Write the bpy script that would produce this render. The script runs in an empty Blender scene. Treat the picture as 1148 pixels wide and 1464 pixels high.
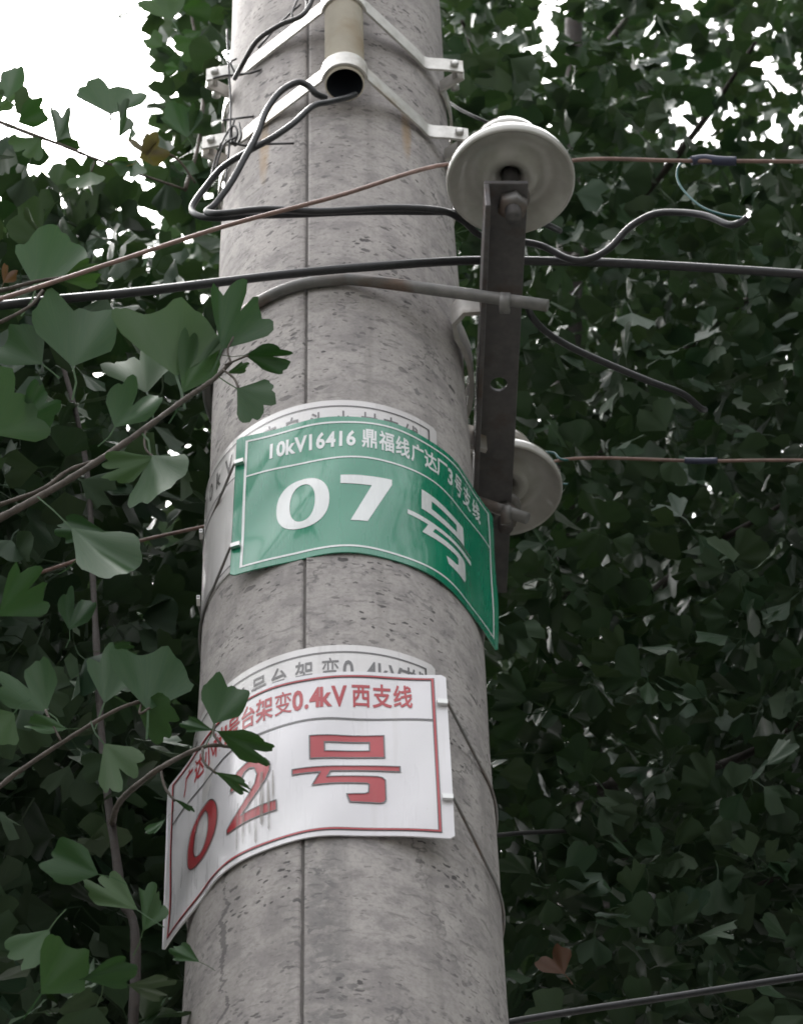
import bpy, bmesh, math, random
import numpy as np
from mathutils import Vector, Matrix
random.seed(7)
rng = np.random.default_rng(11)
SC = bpy.context.scene
COL = SC.collection
PI = math.pi
sin, cos, rad = math.sin, math.cos, math.radians

# ------------------------------------------------------------------ camera
PW, PH, FPX = 1148.0, 1464.0, 4681.9          # photograph size, focal length in its pixels
PITCH, ROLL, EYE = rad(50), -0.03155, Vector((0, 0, 1.6))
_f = Vector((0, cos(PITCH), sin(PITCH)))
_r = Vector((1, 0, 0)); _u = _r.cross(_f)
CR = cos(ROLL) * _r + sin(ROLL) * _u
CU = -sin(ROLL) * _r + cos(ROLL) * _u
CF = _f
cam_d = bpy.data.cameras.new('camera')
cam = bpy.data.objects.new('camera', cam_d); COL.objects.link(cam)
cam_d.sensor_fit = 'VERTICAL'; cam_d.sensor_height = 24
cam_d.lens = 24 * FPX / PH
cam_d.clip_start = 0.05; cam_d.clip_end = 500
cam.matrix_world = Matrix(((CR.x, CU.x, -CF.x, EYE.x), (CR.y, CU.y, -CF.y, EYE.y), (CR.z, CU.z, -CF.z, EYE.z), (0, 0, 0, 1)))
SC.camera = cam
cam_d.dof.use_dof = True; cam_d.dof.focus_distance = 2.95; cam_d.dof.aperture_fstop = 16.0; cam_d.dof.aperture_blades = 0

# ------------------------------------------------------------------ overcast sky, soft sun, exposure
SUN_EL, SUN_AZ = rad(62), rad(318)             # azimuth from +Y, clockwise: beyond the pole, to the left
world = bpy.data.worlds.new('World'); SC.world = world; world.use_nodes = True
wn = world.node_tree; wn.nodes.clear()
w_out = wn.nodes.new('ShaderNodeOutputWorld'); w_bg = wn.nodes.new('ShaderNodeBackground')
w_sky = wn.nodes.new('ShaderNodeTexSky'); w_sky.sky_type = 'NISHITA'; w_sky.sun_disc = False
w_sky.sun_elevation = SUN_EL; w_sky.sun_rotation = SUN_AZ
w_sky.air_density = 1.0; w_sky.dust_density = 8.0; w_sky.ozone_density = 1.0
w_hs = wn.nodes.new('ShaderNodeHueSaturation'); w_hs.inputs['Saturation'].default_value = 0.14
wn.links.new(w_sky.outputs[0], w_hs.inputs['Color']); wn.links.new(w_hs.outputs[0], w_bg.inputs[0])
w_bg.inputs[1].default_value = 0.15
wn.links.new(w_bg.outputs[0], w_out.inputs[0])
sun_d = bpy.data.lights.new('sun', 'SUN'); sun_d.energy = 0.5; sun_d.angle = rad(40); sun_d.color = (1, .97, .93)
sun = bpy.data.objects.new('sun', sun_d); COL.objects.link(sun)
_sd = Vector((sin(SUN_AZ) * cos(SUN_EL), cos(SUN_AZ) * cos(SUN_EL), sin(SUN_EL)))
sun.rotation_euler = _sd.to_track_quat('Z', 'Y').to_euler(); sun.location = (0, -4, 9)
SC.view_settings.view_transform = 'Standard'; SC.view_settings.look = 'None'
SC.view_settings.exposure = 2.1; SC.view_settings.gamma = 1; SC.view_settings.use_curve_mapping = False
SC.render.engine = 'CYCLES'
SC.cycles.filter_width = 1.75; SC.cycles.max_bounces = 8; SC.cycles.transparent_max_bounces = 4

# ------------------------------------------------------------------ helpers
def ray(px, py):
    return CF + CR * ((px - PW / 2) / FPX) - CU * ((py - PH / 2) / FPX)
def at(px, py, Y):
    d = ray(px, py); return EYE + d * (Y / d.y)
def atz(px, py, Z):
    d = ray(px, py); return EYE + d * ((Z - EYE.z) / d.z)

def tag(o, label=None, cat=None, group=None, kind=None):
    if label: o['label'] = label
    if cat: o['category'] = cat
    if group: o['group'] = group
    if kind: o['kind'] = kind
    return o
def empty(name, loc, label, cat, group=None):
    o = bpy.data.objects.new(name, None); COL.objects.link(o); o.location = loc; o.empty_display_size = .05
    return tag(o, label, cat, group)
def link(name, me, mat, parent=None):
    o = bpy.data.objects.new(name, me); COL.objects.link(o)
    if mat and not me.materials: me.materials.append(mat)
    if parent is not None:
        o.parent = parent
        bpy_loc = parent_world(parent)
        o.matrix_parent_inverse = bpy_loc.inverted()
    return o
def parent_world(o):
    m = Matrix.Translation(o.location) @ o.rotation_euler.to_matrix().to_4x4() if o.rotation_mode != 'QUATERNION' else o.matrix_basis.copy()
    if o.parent is not None:
        m = parent_world(o.parent) @ o.matrix_parent_inverse @ m
    return m

class MB:
    def __init__(s): s.v = []; s.f = []; s.smooth = []
    def quad_strip(s, A, B, smooth=False, close=False):
        n0 = len(s.v); n = len(A)
        s.v += [tuple(p) for p in A] + [tuple(p) for p in B]
        for i in range(n if close else n - 1):
            j = (i + 1) % n
            s.f.append((n0 + i, n0 + j, n0 + n + j, n0 + n + i)); s.smooth.append(smooth)
    def face(s, P):
        n0 = len(s.v); s.v += [tuple(p) for p in P]; s.f.append(tuple(range(n0, n0 + len(P)))); s.smooth.append(False)
    def box(s, c, ax, ay, az):
        c = Vector(c); P = [c + ax * i + ay * j + az * k for k in (-1, 1) for j in (-1, 1) for i in (-1, 1)]
        for q in ((0, 2, 3, 1), (4, 5, 7, 6), (0, 1, 5, 4), (2, 6, 7, 3), (0, 4, 6, 2), (1, 3, 7, 5)):
            s.face([P[i] for i in q])
    def tube(s, pts, r, seg=10, cap=True, rs=None):
        pts = [Vector(p) for p in pts]; n = len(pts)
        t0 = (pts[1] - pts[0]).normalized()
        nrm = t0.orthogonal().normalized(); rings = []
        for i, p in enumerate(pts):
            t = (pts[min(i + 1, n - 1)] - pts[max(i - 1, 0)]).normalized()
            nrm = (nrm - t * nrm.dot(t)).normalized(); b = t.cross(nrm)
            rr = rs[i] if rs else r
            rings.append([p + (nrm * cos(2 * PI * k / seg) + b * sin(2 * PI * k / seg)) * rr for k in range(seg)])
        n0 = len(s.v)
        for R in rings: s.v += [tuple(q) for q in R]
        for i in range(n - 1):
            for k in range(seg):
                k2 = (k + 1) % seg
                s.f.append((n0 + i * seg + k, n0 + i * seg + k2, n0 + (i + 1) * seg + k2, n0 + (i + 1) * seg + k)); s.smooth.append(True)
        if cap:
            s.f.append(tuple(n0 + k for k in reversed(range(seg)))); s.smooth.append(False)
            s.f.append(tuple(n0 + (n - 1) * seg + k for k in range(seg))); s.smooth.append(False)
    def lathe(s, prof, c, seg=48, axis=Vector((0, 0, 1))):
        c = Vector(c); a = axis.normalized(); e1 = a.orthogonal().normalized(); e2 = a.cross(e1)
        n0 = len(s.v)
        for r, z in prof:
            for k in range(seg):
                t = 2 * PI * k / seg
                s.v.append(tuple(c + a * z + (e1 * cos(t) + e2 * sin(t)) * r))
        for i in range(len(prof) - 1):
            for k in range(seg):
                k2 = (k + 1) % seg
                s.f.append((n0 + i * seg + k, n0 + i * seg + k2, n0 + (i + 1) * seg + k2, n0 + (i + 1) * seg + k)); s.smooth.append(True)
    def mesh(s, name):
        me = bpy.data.meshes.new(name); me.from_pydata(s.v, [], s.f)
        me.polygons.foreach_set('use_smooth', s.smooth); me.update(); return me
    def build(s, name, mat, parent=None): return link(name, s.mesh(name), mat, parent)

def smooth_path(pts, k=8):
    P = [Vector(p) for p in pts]
    Q = [P[0] * 2 - P[1]] + P + [P[-1] * 2 - P[-2]]; out = []
    for i in range(1, len(Q) - 2):
        a, b, c, d = Q[i - 1], Q[i], Q[i + 1], Q[i + 2]
        for j in range(k):
            t = j / k
            out.append(.5 * ((2 * b) + (c - a) * t + (2 * a - 5 * b + 4 * c - d) * t * t + (3 * b - a - 3 * c + d) * t ** 3))
    out.append(P[-1]); return out

# ------------------------------------------------------------------ materials
def mat(name, col, rough=.6, metal=0., spec=.5, coat=0.):
    m = bpy.data.materials.new(name); m.use_nodes = True
    b = m.node_tree.nodes['Principled BSDF']
    b.inputs['Base Color'].default_value = (*col, 1); b.inputs['Roughness'].default_value = rough
    b.inputs['Metallic'].default_value = metal; b.inputs['Specular IOR Level'].default_value = spec
    b.inputs['Coat Weight'].default_value = coat; b.inputs['Coat Roughness'].default_value = .06
    return m
class NT:
    def __init__(s, m): s.t = m.node_tree; s.b = s.t.nodes['Principled BSDF']
    def n(s, typ, **kw):
        nd = s.t.nodes.new(typ)
        for k, v in kw.items():
            if k.startswith('i_'): nd.inputs[k[2:].replace('_', ' ')].default_value = v
            else: setattr(nd, k, v)
        return nd
    def l(s, a, b): s.t.links.new(a, b)
    def math(s, op, a, b=None, clamp=False):
        nd = s.n('ShaderNodeMath', operation=op, use_clamp=clamp)
        for i, x in enumerate((a, b)):
            if x is None: continue
            if isinstance(x, (int, float)): nd.inputs[i].default_value = x
            else: s.l(x, nd.inputs[i])
        return nd.outputs[0]
    def ramp(s, fac, stops):
        nd = s.n('ShaderNodeValToRGB'); e = nd.color_ramp.elements
        while len(e) < len(stops): e.new(.5)
        for el, (p, c) in zip(e, stops):
            el.position = p; el.color = (*c, 1) if isinstance(c, tuple) else (c, c, c, 1)
        s.l(fac, nd.inputs[0]); return nd.outputs[0]
    def mix(s, fac, a, b, blend='MIX'):
        nd = s.n('ShaderNodeMix', data_type='RGBA', blend_type=blend)
        for i, x in ((0, fac), (6, a), (7, b)):
            if isinstance(x, (int, float)): nd.inputs[i].default_value = x
            elif isinstance(x, tuple): nd.inputs[i].default_value = (*x, 1)
            else: s.l(x, nd.inputs[i])
        return nd.outputs[2]
    def noise(s, vec, scale, detail=5, rough=.6, dist=0.):
        nd = s.n('ShaderNodeTexNoise', i_Scale=scale, i_Detail=detail, i_Roughness=rough, i_Distortion=dist)
        if vec is not None: s.l(vec, nd.inputs['Vector'])
        return nd.outputs[0]
    def mapv(s, vec, scale=(1, 1, 1), loc=(0, 0, 0), rot=(0, 0, 0)):
        nd = s.n('ShaderNodeMapping'); nd.inputs['Scale'].default_value = scale; nd.inputs['Location'].default_value = loc
        nd.inputs['Rotation'].default_value = rot
        s.l(vec, nd.inputs['Vector']); return nd.outputs[0]
    def bump(s, h, strength=.3, dist=.01, prev=None):
        nd = s.n('ShaderNodeBump', i_Strength=strength, i_Distance=dist); s.l(h, nd.inputs['Height'])
        if prev is not None: s.l(prev, nd.inputs['Normal'])
        s.l(nd.outputs[0], s.b.inputs['Normal']); return nd.outputs[0]

def weathered(name, c1, c2, rough=.5, metal=0., scale=60, stain=None, bump=.15, coat=0.):
    m = mat(name, c1, rough, metal, coat=coat); t = NT(m)
    oc = t.n('ShaderNodeTexCoord').outputs['Object']
    n1 = t.noise(oc, scale, 6); n2 = t.noise(oc, scale * .22, 4)
    c = t.mix(t.ramp(n1, [(.35, 0.), (.7, 1.)]), c1, c2)
    if stain: c = t.mix(t.math('MULTIPLY', t.ramp(n2, [(.52, 0.), (.68, 1.)]), .8), c, stain)
    t.l(c, t.b.inputs['Base Color'])
    t.l(t.ramp(n1, [(.2, rough * .8), (.8, min(1, rough * 1.25))]), t.b.inputs['Roughness'])
    t.bump(n1, bump, .002); return m

M = {}
M['galv'] = weathered('galvanised_cream_steel', (.62, .605, .57), (.47, .455, .42), .36, .45, 70, (.30, .22, .13))
M['tube'] = weathered('cream_painted_steel', (.76, .70, .60), (.68, .61, .51), .38, 0, 40, (.55, .42, .28))
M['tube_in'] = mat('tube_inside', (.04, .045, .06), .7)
M['iron'] = weathered('dark_weathered_iron', (.10, .094, .097), (.15, .14, .138), .55, .3, 90, (.09, .06, .045))
M['rod'] = weathered('grey_steel_rod', (.17, .165, .16), (.25, .24, .23), .5, .3, 60, (.16, .10, .07))
M['pad'] = weathered('pale_steel_pad', (.52, .50, .47), (.38, .36, .34), .5, .2, 60, (.3, .24, .18))
M['bolt'] = weathered('bright_bolt_steel', (.6, .59, .57), (.4, .39, .37), .35, .6, 120)
M['cable'] = weathered('black_cable_sheath', (.016, .016, .018), (.03, .03, .032), .38, 0, 150, None, .05)
M['thinwire'] = mat('dark_thin_wire', (.035, .033, .033), .5)
M['red'] = weathered('faded_red_wire', (.25, .15, .12), (.17, .105, .085), .5, 0, 80, (.12, .07, .06))
M['teal'] = mat('teal_insulated_wire', (.02, .10, .10), .4)
M['tape'] = mat('dark_blue_tape', (.03, .035, .07), .45)
M['porcelain'] = weathered('white_glazed_porcelain', (.52, .505, .47), (.41, .39, .355), .12, 0, 30, (.30, .265, .22), .03, .5)
M['strapm'] = mat('bright_steel_tie', (.62, .62, .6), .3, .7)
M['bark'] = weathered('grey_brown_bark', (.022, .017, .014), (.04, .031, .026), .85, 0, 120, None, .6)
M['twig'] = weathered('pale_brown_twig', (.085, .066, .05), (.05, .04, .032), .7, 0, 160, None, .4)

# --- leaves (UV: x across the fan, y from the stalk outwards)
def leaf_mat(name, ca, cb, cc, trans=.2):
    m = mat(name, ca, .42, spec=.25); t = NT(m)
    uv = t.n('ShaderNodeUVMap').outputs[0]
    isl = t.n('ShaderNodeNewGeometry').outputs['Random Per Island']; ob = t.n('ShaderNodeObjectInfo').outputs['Random']
    r = t.math('FRACT', t.math('ADD', isl, ob))
    c = t.ramp(r, [(0., ca), (.55, cb), (1., cc)])
    vein = t.noise(t.mapv(uv, (46, 1.2, 1)), 1.0, 2)
    c = t.mix(t.ramp(vein, [(.4, .0), (.62, .22)]), c, (.055, .085, .03))
    back = t.n('ShaderNodeNewGeometry').outputs['Backfacing']
    c = t.mix(t.math('MULTIPLY', back, .3), c, (.06, .085, .05))
    t.l(c, t.b.inputs['Base Color'])
    t.l(t.ramp(r, [(0., .36), (1., .6)]), t.b.inputs['Roughness'])
    t.bump(vein, .12, .002)
    tr = t.n('ShaderNodeBsdfTranslucent'); t.l(t.mix(1., c, (1.5, 1.8, .7), 'MULTIPLY'), tr.inputs[0])
    mx = t.n('ShaderNodeMixShader'); mx.inputs[0].default_value = trans
    out = t.t.nodes['Material Output']
    t.l(t.b.outputs[0], mx.inputs[1]); t.l(tr.outputs[0], mx.inputs[2]); t.l(mx.outputs[0], out.inputs[0])
    return m
M['leaf'] = leaf_mat('ginkgo_leaf_green', (.018, .043, .025), (.029, .060, .032), (.047, .074, .042), .07)
M['leaf_near'] = leaf_mat('ginkgo_leaf_fresh_green', (.018, .052, .019), (.029, .073, .025), (.044, .086, .032), .12)
M['leaf_dry'] = leaf_mat('ginkgo_leaf_withered', (.10, .042, .028), (.115, .05, .03), (.085, .038, .024), .10)
M['leaf_brown'] = leaf_mat('ginkgo_leaf_brownish', (.07, .05, .028), (.08, .055, .03), (.06, .05, .03), .2)

# --- concrete (UV in metres: x along the girth, y up)
def concrete():
    m = mat('weathered_concrete', (.34, .33, .31), .85, spec=.3); t = NT(m)
    uv = t.n('ShaderNodeUVMap').outputs[0]
    wob = t.n('ShaderNodeTexNoise', i_Scale=90., i_Detail=4.); t.l(uv, wob.inputs['Vector'])
    ad = t.n('ShaderNodeVectorMath', operation='MULTIPLY_ADD'); t.l(wob.outputs['Color'], ad.inputs[0])
    ad.inputs[1].default_value = (.016, .010, 0); t.l(uv, ad.inputs[2]); uw = ad.outputs[0]
    big = t.noise(uv, 5, 5, .6); mid = t.noise(t.mapv(uv, (1, 1.2, 1), rot=(0, 0, .35)), 28, 6, .65, .6); fine = t.noise(uv, 260, 4, .7)
    grain = t.noise(t.mapv(uw, (38, 150, 1), rot=(0, 0, .28)), 1, 5, .6, .4)
    c = t.ramp(big, [(.3, (.36, .332, .318)), (.55, (.44, .408, .39)), (.75, (.47, .435, .415))])
    c = t.mix(t.ramp(mid, [(.38, .6), (.54, 0.)]), c, (.24, .22, .22))
    c = t.mix(t.ramp(mid, [(.58, 0.), (.72, .5)]), c, (.53, .495, .47))
    c = t.mix(t.ramp(grain, [(.30, .75), (.42, 0.)]), c, (.18, .17, .165))
    runs = t.noise(t.mapv(uv, (42, 1.6, 1)), 1, 4, .6)
    c = t.mix(t.ramp(runs, [(.30, .45), (.48, 0.)]), c, (.24, .222, .21))
    c = t.mix(t.ramp(fine, [(.3, .45), (.55, 0.)]), c, (.2, .19, .18))
    # pock marks, elongated and tilted
    def pocks(sx, sy, rot, thr, keep, seed):
        v = t.n('ShaderNodeTexVoronoi', voronoi_dimensions='2D', i_Scale=1., i_Randomness=1.)
        t.l(t.mapv(uw, (sx, sy, 1), (seed, seed * .37, 0), (0, 0, rot)), v.inputs['Vector'])
        sep = t.n('ShaderNodeSeparateColor'); t.l(v.outputs['Color'], sep.inputs[0])
        sz = t.math('MULTIPLY', sep.outputs[1], thr)
        k = t.math('LESS_THAN', sep.outputs[0], keep)
        d = t.math('SUBTRACT', sz, v.outputs['Distance'])
        return t.math('MULTIPLY', t.ramp(t.math('MULTIPLY', d, 8.), [(0., 0.), (.5, 1.)]), k)
    p1 = pocks(64, 130, .4, .40, .13, 3.1); p2 = pocks(130, 260, .35, .45, .2, 9.7); p3 = pocks(34, 70, .5, .30, .10, 5.3)
    p = t.math('MAXIMUM', t.math('MAXIMUM', p1, p2), p3)
    pn = t.math('MULTIPLY', p, t.ramp(t.noise(uv, 9, 3), [(.42, .2), (.6, 1.)]))
    blot = t.noise(t.mapv(uw, (70, 110, 1), (4, 2, 0), (0, 0, .4)), 1, 4, .55, .8)
    c = t.mix(t.math('MULTIPLY', t.ramp(blot, [(.59, 0.), (.64, .9)]), t.ramp(t.noise(uv, 16, 3), [(.45, .15), (.6, 1.)])), c, (.19, .18, .178))
    c = t.mix(t.math('MULTIPLY', pn, .95), c, (.095, .088, .088))
    # cracks: thin wandering lines, only here and there
    v = t.n('ShaderNodeTexVoronoi', voronoi_dimensions='2D', feature='DISTANCE_TO_EDGE', i_Scale=1.)
    ad2 = t.n('ShaderNodeVectorMath', operation='MULTIPLY_ADD'); t.l(wob.outputs['Color'], ad2.inputs[0])
    ad2.inputs[1].default_value = (.045, .06, 0); t.l(uv, ad2.inputs[2])
    t.l(t.mapv(ad2.outputs[0], (11, 6.5, 1), (.3, .15, 0)), v.inputs['Vector'])
    cr = t.math('MULTIPLY', t.ramp(v.outputs['Distance'], [(.0, 1.), (.028, 0.)]), t.ramp(t.noise(uv, 7, 2), [(.5, 0.), (.62, 1.)]))
    c = t.mix(t.math('MULTIPLY', cr, .7), c, (.12, .115, .115))
    # one long crack left of the seam, low on the pole
    sx0 = t.n('ShaderNodeSeparateXYZ'); t.l(uv, sx0.inputs[0])
    wn1 = t.n('ShaderNodeTexNoise', noise_dimensions='1D', i_Scale=1., i_Detail=5., i_Roughness=.65); t.l(t.math('MULTIPLY', sx0.outputs[1], 22.), wn1.inputs['W'])
    dl = t.math('ABSOLUTE', t.math('ADD', t.math('ADD', sx0.outputs[0], .104), t.math('MULTIPLY', t.math('SUBTRACT', wn1.outputs[0], .5), .05)))
    wdn = t.math('MULTIPLY', t.ramp(t.noise(uw, 45, 3), [(.35, 0.), (.65, 1.)]), .0042)
    lc = t.math('MULTIPLY', t.math('LESS_THAN', dl, wdn), t.math('LESS_THAN', t.math('ABSOLUTE', t.math('SUBTRACT', sx0.outputs[1], 3.36)), .16))
    c = t.mix(t.math('MULTIPLY', lc, .7), c, (.12, .113, .113))
    # vertical dark run beside the seam and rust runs under the clamp ears
    sx = t.n('ShaderNodeSeparateXYZ'); t.l(uv, sx.inputs[0]); U, V = sx.outputs[0], sx.outputs[1]
    def spot(u0, v0, ru, rv):
        a = t.math('POWER', t.math('DIVIDE', t.math('SUBTRACT', U, u0), ru), 2.); b = t.math('POWER', t.math('DIVIDE', t.math('SUBTRACT', V, v0), rv), 2.)
        return t.math('SUBTRACT', 1., t.math('ADD', a, b), True)
    run = t.math('MULTIPLY', spot(-.012, 3.25, .022, .55), t.ramp(t.noise(uw, 55, 5, .7), [(.42, 0.), (.55, 1.)]))
    c = t.mix(t.math('MULTIPLY', run, .65), c, (.17, .165, .165))
    rust = t.math('ADD', spot(-.083, 4.53, .009, .07), spot(.085, 4.56, .008, .06), True)
    c = t.mix(t.math('MULTIPLY', t.math('MULTIPLY', rust, 1.0), t.noise(uv, 60, 3)), c, (.38, .24, .10))
    t.l(c, t.b.inputs['Base Color'])
    h = t.math('SUBTRACT', t.math('ADD', t.math('MULTIPLY', mid, .5), t.math('MULTIPLY', fine, .35)), t.math('ADD', pn, cr))
    t.bump(h, .35, .002); return m
M['concrete'] = concrete()
M['mortar'] = weathered('dark_seam_mortar', (.10, .09, .085), (.16, .15, .14), .9, 0, 90)

def sign_paint(name, c1, c2, rough=.2, dirt=(.3, .28, .25), amt=.25, cr=.22):
    m = mat(name, c1, rough, coat=1.); t = NT(m); t.b.inputs['Coat Roughness'].default_value = cr
    oc = t.n('ShaderNodeTexCoord').outputs['Object']
    n = t.noise(oc, 9, 4); st = t.noise(t.mapv(oc, (70, 70, 5)), 1, 4); sp = t.noise(oc, 240, 3)
    c = t.mix(t.ramp(n, [(.35, 0.), (.7, 1.)]), c1, c2)
    d = t.math('MAXIMUM', t.math('MULTIPLY', t.ramp(st, [(.55, 0.), (.8, 1.)]), amt), t.ramp(sp, [(.72, 0.), (.76, .5)]))
    c = t.mix(d, c, dirt); t.l(c, t.b.inputs['Base Color'])
    t.l(t.ramp(st, [(.3, rough), (.8, rough + .25)]), t.b.inputs['Roughness'])
    t.bump(t.noise(oc, 14, 2), .02, .004); return m
M['green'] = sign_paint('green_sign_paint', (.003, .215, .115), (.004, .24, .13), .16, (.10, .22, .17), .18, .09)
M['white'] = sign_paint('white_sign_paint', (.70, .675, .70), (.75, .73, .745), .22, (.42, .38, .34), .28)
M['oldwhite'] = sign_paint('old_white_sign_paint', (.64, .61, .605), (.70, .68, .665), .25, (.3, .27, .25), .4)
M['w_print'] = sign_paint('white_print', (.72, .74, .73), (.78, .79, .78), .2, (.5, .52, .5), .2)
M['r_print'] = sign_paint('red_print', (.40, .012, .02), (.45, .018, .028), .25, (.42, .13, .12), .25)
M['r_print'].node_tree.nodes['Principled BSDF'].inputs['Coat Weight'].default_value = .45
M['k_print'] = sign_paint('black_print', (.05, .045, .045), (.08, .07, .07), .3, (.25, .22, .2), .4)

# ------------------------------------------------------------------ ground
g = MB(); N = 24
for i in range(N):
    for j in range(N):
        x0, x1 = [-200 + 400 * k / N for k in (i, i + 1)]; y0, y1 = [-200 + 400 * k / N for k in (j, j + 1)]
        g.face([(x0, y0, 0), (x1, y0, 0), (x1, y1, 0), (x0, y1, 0)])
M['ground'] = weathered('worn_paving', (.055, .053, .05), (.085, .08, .075), .9, 0, 6)
tag(g.build('ground', M['ground']), kind='structure')

# ------------------------------------------------------------------ the concrete pole
X0, Y0 = -0.05897, 2.04995
def PR(z): return .135 - (z - 3.2) / 150
SEAM = -0.228                                     # azimuth of the mould seam; 0 faces the viewer, + to the right
def polept(a, z, off=0.):
    r = PR(z) + off; return Vector((X0 + r * sin(a), Y0 - r * cos(a), z))
def build_pole():
    ang = []
    gw = .0022 / .135
    for k in range(120):
        a = -PI + 2 * PI * k / 120
        if abs(a - SEAM) > .04: ang.append((a, 0))
    ang += [(SEAM - gw * 1.6, 0), (SEAM - gw, -.0006), (SEAM - gw * .5, -.003), (SEAM + gw * .5, -.003), (SEAM + gw, .0006), (SEAM + gw * 2.4, .0002)]
    ang.sort(); n = len(ang)
    zs = [0, 1.5, 2.6] + [2.8 + .05 * k for k in range(49)] + [6.5, 10]
    v = []; uvs = []
    for z in zs:
        for a, o in ang: v.append(polept(a, z, o + (.0006 * sin(z * 23 + 5 * a) if o == 0 else 0))); uvs.append((a * .13, z))
    f = []
    for i in range(len(zs) - 1):
        for k in range(n):
            k2 = (k + 1) % n; f.append((i * n + k, i * n + k2, (i + 1) * n + k2, (i + 1) * n + k))
    f.append(tuple((len(zs) - 1) * n + k for k in range(n)))
    me = bpy.data.meshes.new('utility_pole'); me.from_pydata([tuple(p) for p in v], [], f)
    ul = me.uv_layers.new(name='UVMap')
    for p in me.polygons:
        p.use_smooth = len(p.vertices) == 4
        for li, vi in zip(p.loop_indices, p.vertices):
            uu = list(uvs[vi])
            ul.data[li].uv = uu
        us = [ul.data[li].uv[0] for li in p.loop_indices]
        if max(us) - min(us) > .4:
            for li in p.loop_indices:
                if ul.data[li].uv[0] < 0: ul.data[li].uv[0] += 2 * PI * .13
    o = link('utility_pole', me, M['concrete'])
    tag(o, 'thick weathered grey concrete utility pole with a straight vertical mould seam', 'utility pole')
    s = MB(); L = []; R_ = []
    for k in range(220):
        z = 2.8 + k * .011; w = (.0009 + .0010 * random.random() + (.0016 * random.random() if random.random() < .14 else 0)) / .13; j = .0006 * random.uniform(-1, 1) / .13
        L.append(polept(SEAM - w + j, z, -.0018)); R_.append(polept(SEAM + w + j, z, -.0018))
    s.quad_strip(L, R_); s.build('seam', M['mortar'], o)
    return o
pole = build_pole()

# ------------------------------------------------------------------ curved number signs
class Sign:
    """developed coordinates S (along the bend) and V (up), in metres, to the bent plate"""
    def __init__(s, phi, Rs, s0, s1, w, h, z0, rho, off, lean):
        s.q = (phi, Rs, s0, s1, w, h, z0, rho, off, lean); s.w = w; s.h = h
    def p(s, S, V, out=0.):
        phi, Rs, s0, s1, w, h, z0, rho, off, lean = s.q
        a_s = S * cos(rho) - V * sin(rho); v = S * sin(rho) + V * cos(rho)
        sc = min(max(a_s, s0), s1); a = sc / Rs; e = a_s - sc
        if off > .004: out += .0009 * sin(41 * S + 1.3) * sin(33 * V + .7 + 9 * S) + .0006 * sin(77 * S - 50 * V)
        t = Rs * sin(a) + e * cos(a) + out * sin(a); n = Rs * cos(a) - Rs - e * sin(a) + out * cos(a)
        nn = n + PR(z0) + off + lean * v
        return Vector((X0 + nn * sin(phi) + t * cos(phi), Y0 - nn * cos(phi) + t * sin(phi), z0 + v))
    def plate(s, name, mt, th=.0014, parent=None):
        n = 64; b = MB(); w, h = s.w, s.h; c = .004
        def edge(S): # clipped corners
            d = max(0, abs(S) - (w / 2 - c)); return h / 2 - d * .8
        SS = [-w / 2 + w * k / n for k in range(n + 1)]
        SS = sorted(set(SS + [-w / 2 + c, w / 2 - c]))
        F0 = [s.p(S, -edge(S), 0) for S in SS]; F1 = [s.p(S, edge(S), 0) for S in SS]
        B0 = [s.p(S, -edge(S), -th) for S in SS]; B1 = [s.p(S, edge(S), -th) for S in SS]
        nv = 28
        for side, o_ in ((1, 0), (-1, -th)):
            rows = [[s.p(S, edge(S) * (-1 + 2 * j / nv), o_) for S in SS] for j in range(nv + 1)]
            n0 = len(b.v); m = len(SS)
            for r_ in rows: b.v += [tuple(q) for q in r_]
            for j in range(nv):
                for i in range(m - 1):
                    f_ = (n0 + j * m + i, n0 + j * m + i + 1, n0 + (j + 1) * m + i + 1, n0 + (j + 1) * m + i)
                    b.f.append(f_ if side > 0 else f_[::-1]); b.smooth.append(True)
        b.quad_strip(F1, B1); b.quad_strip(B0, F0)
        b.face([F0[0], F1[0], B1[0], B0[0]]); b.face([F0[-1], B0[-1], B1[-1], F1[-1]])
        me = b.mesh(name); return link(name, me, mt, parent)
    def decal(s, name, bm, mt, parent, out=.0004):
        step = .004; x = -s.w / 2 + step
        while x < s.w / 2:
            bmesh.ops.bisect_plane(bm, geom=bm.verts[:] + bm.edges[:] + bm.faces[:], plane_co=(x, 0, 0), plane_no=(1, 0, 0)); x += step
        y = -s.h / 2 + .007
        while y < s.h / 2:
            bmesh.ops.bisect_plane(bm, geom=bm.verts[:] + bm.edges[:] + bm.faces[:], plane_co=(0, y, 0), plane_no=(0, 1, 0)); y += .007
        for v in bm.verts: v.co = s.p(v.co.x, v.co.y, out)
        bmesh.ops.recalc_face_normals(bm, faces=bm.faces[:])
        me = bpy.data.meshes.new(name); bm.to_mesh(me); bm.free()
        return link(name, me, mt, parent)

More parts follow.
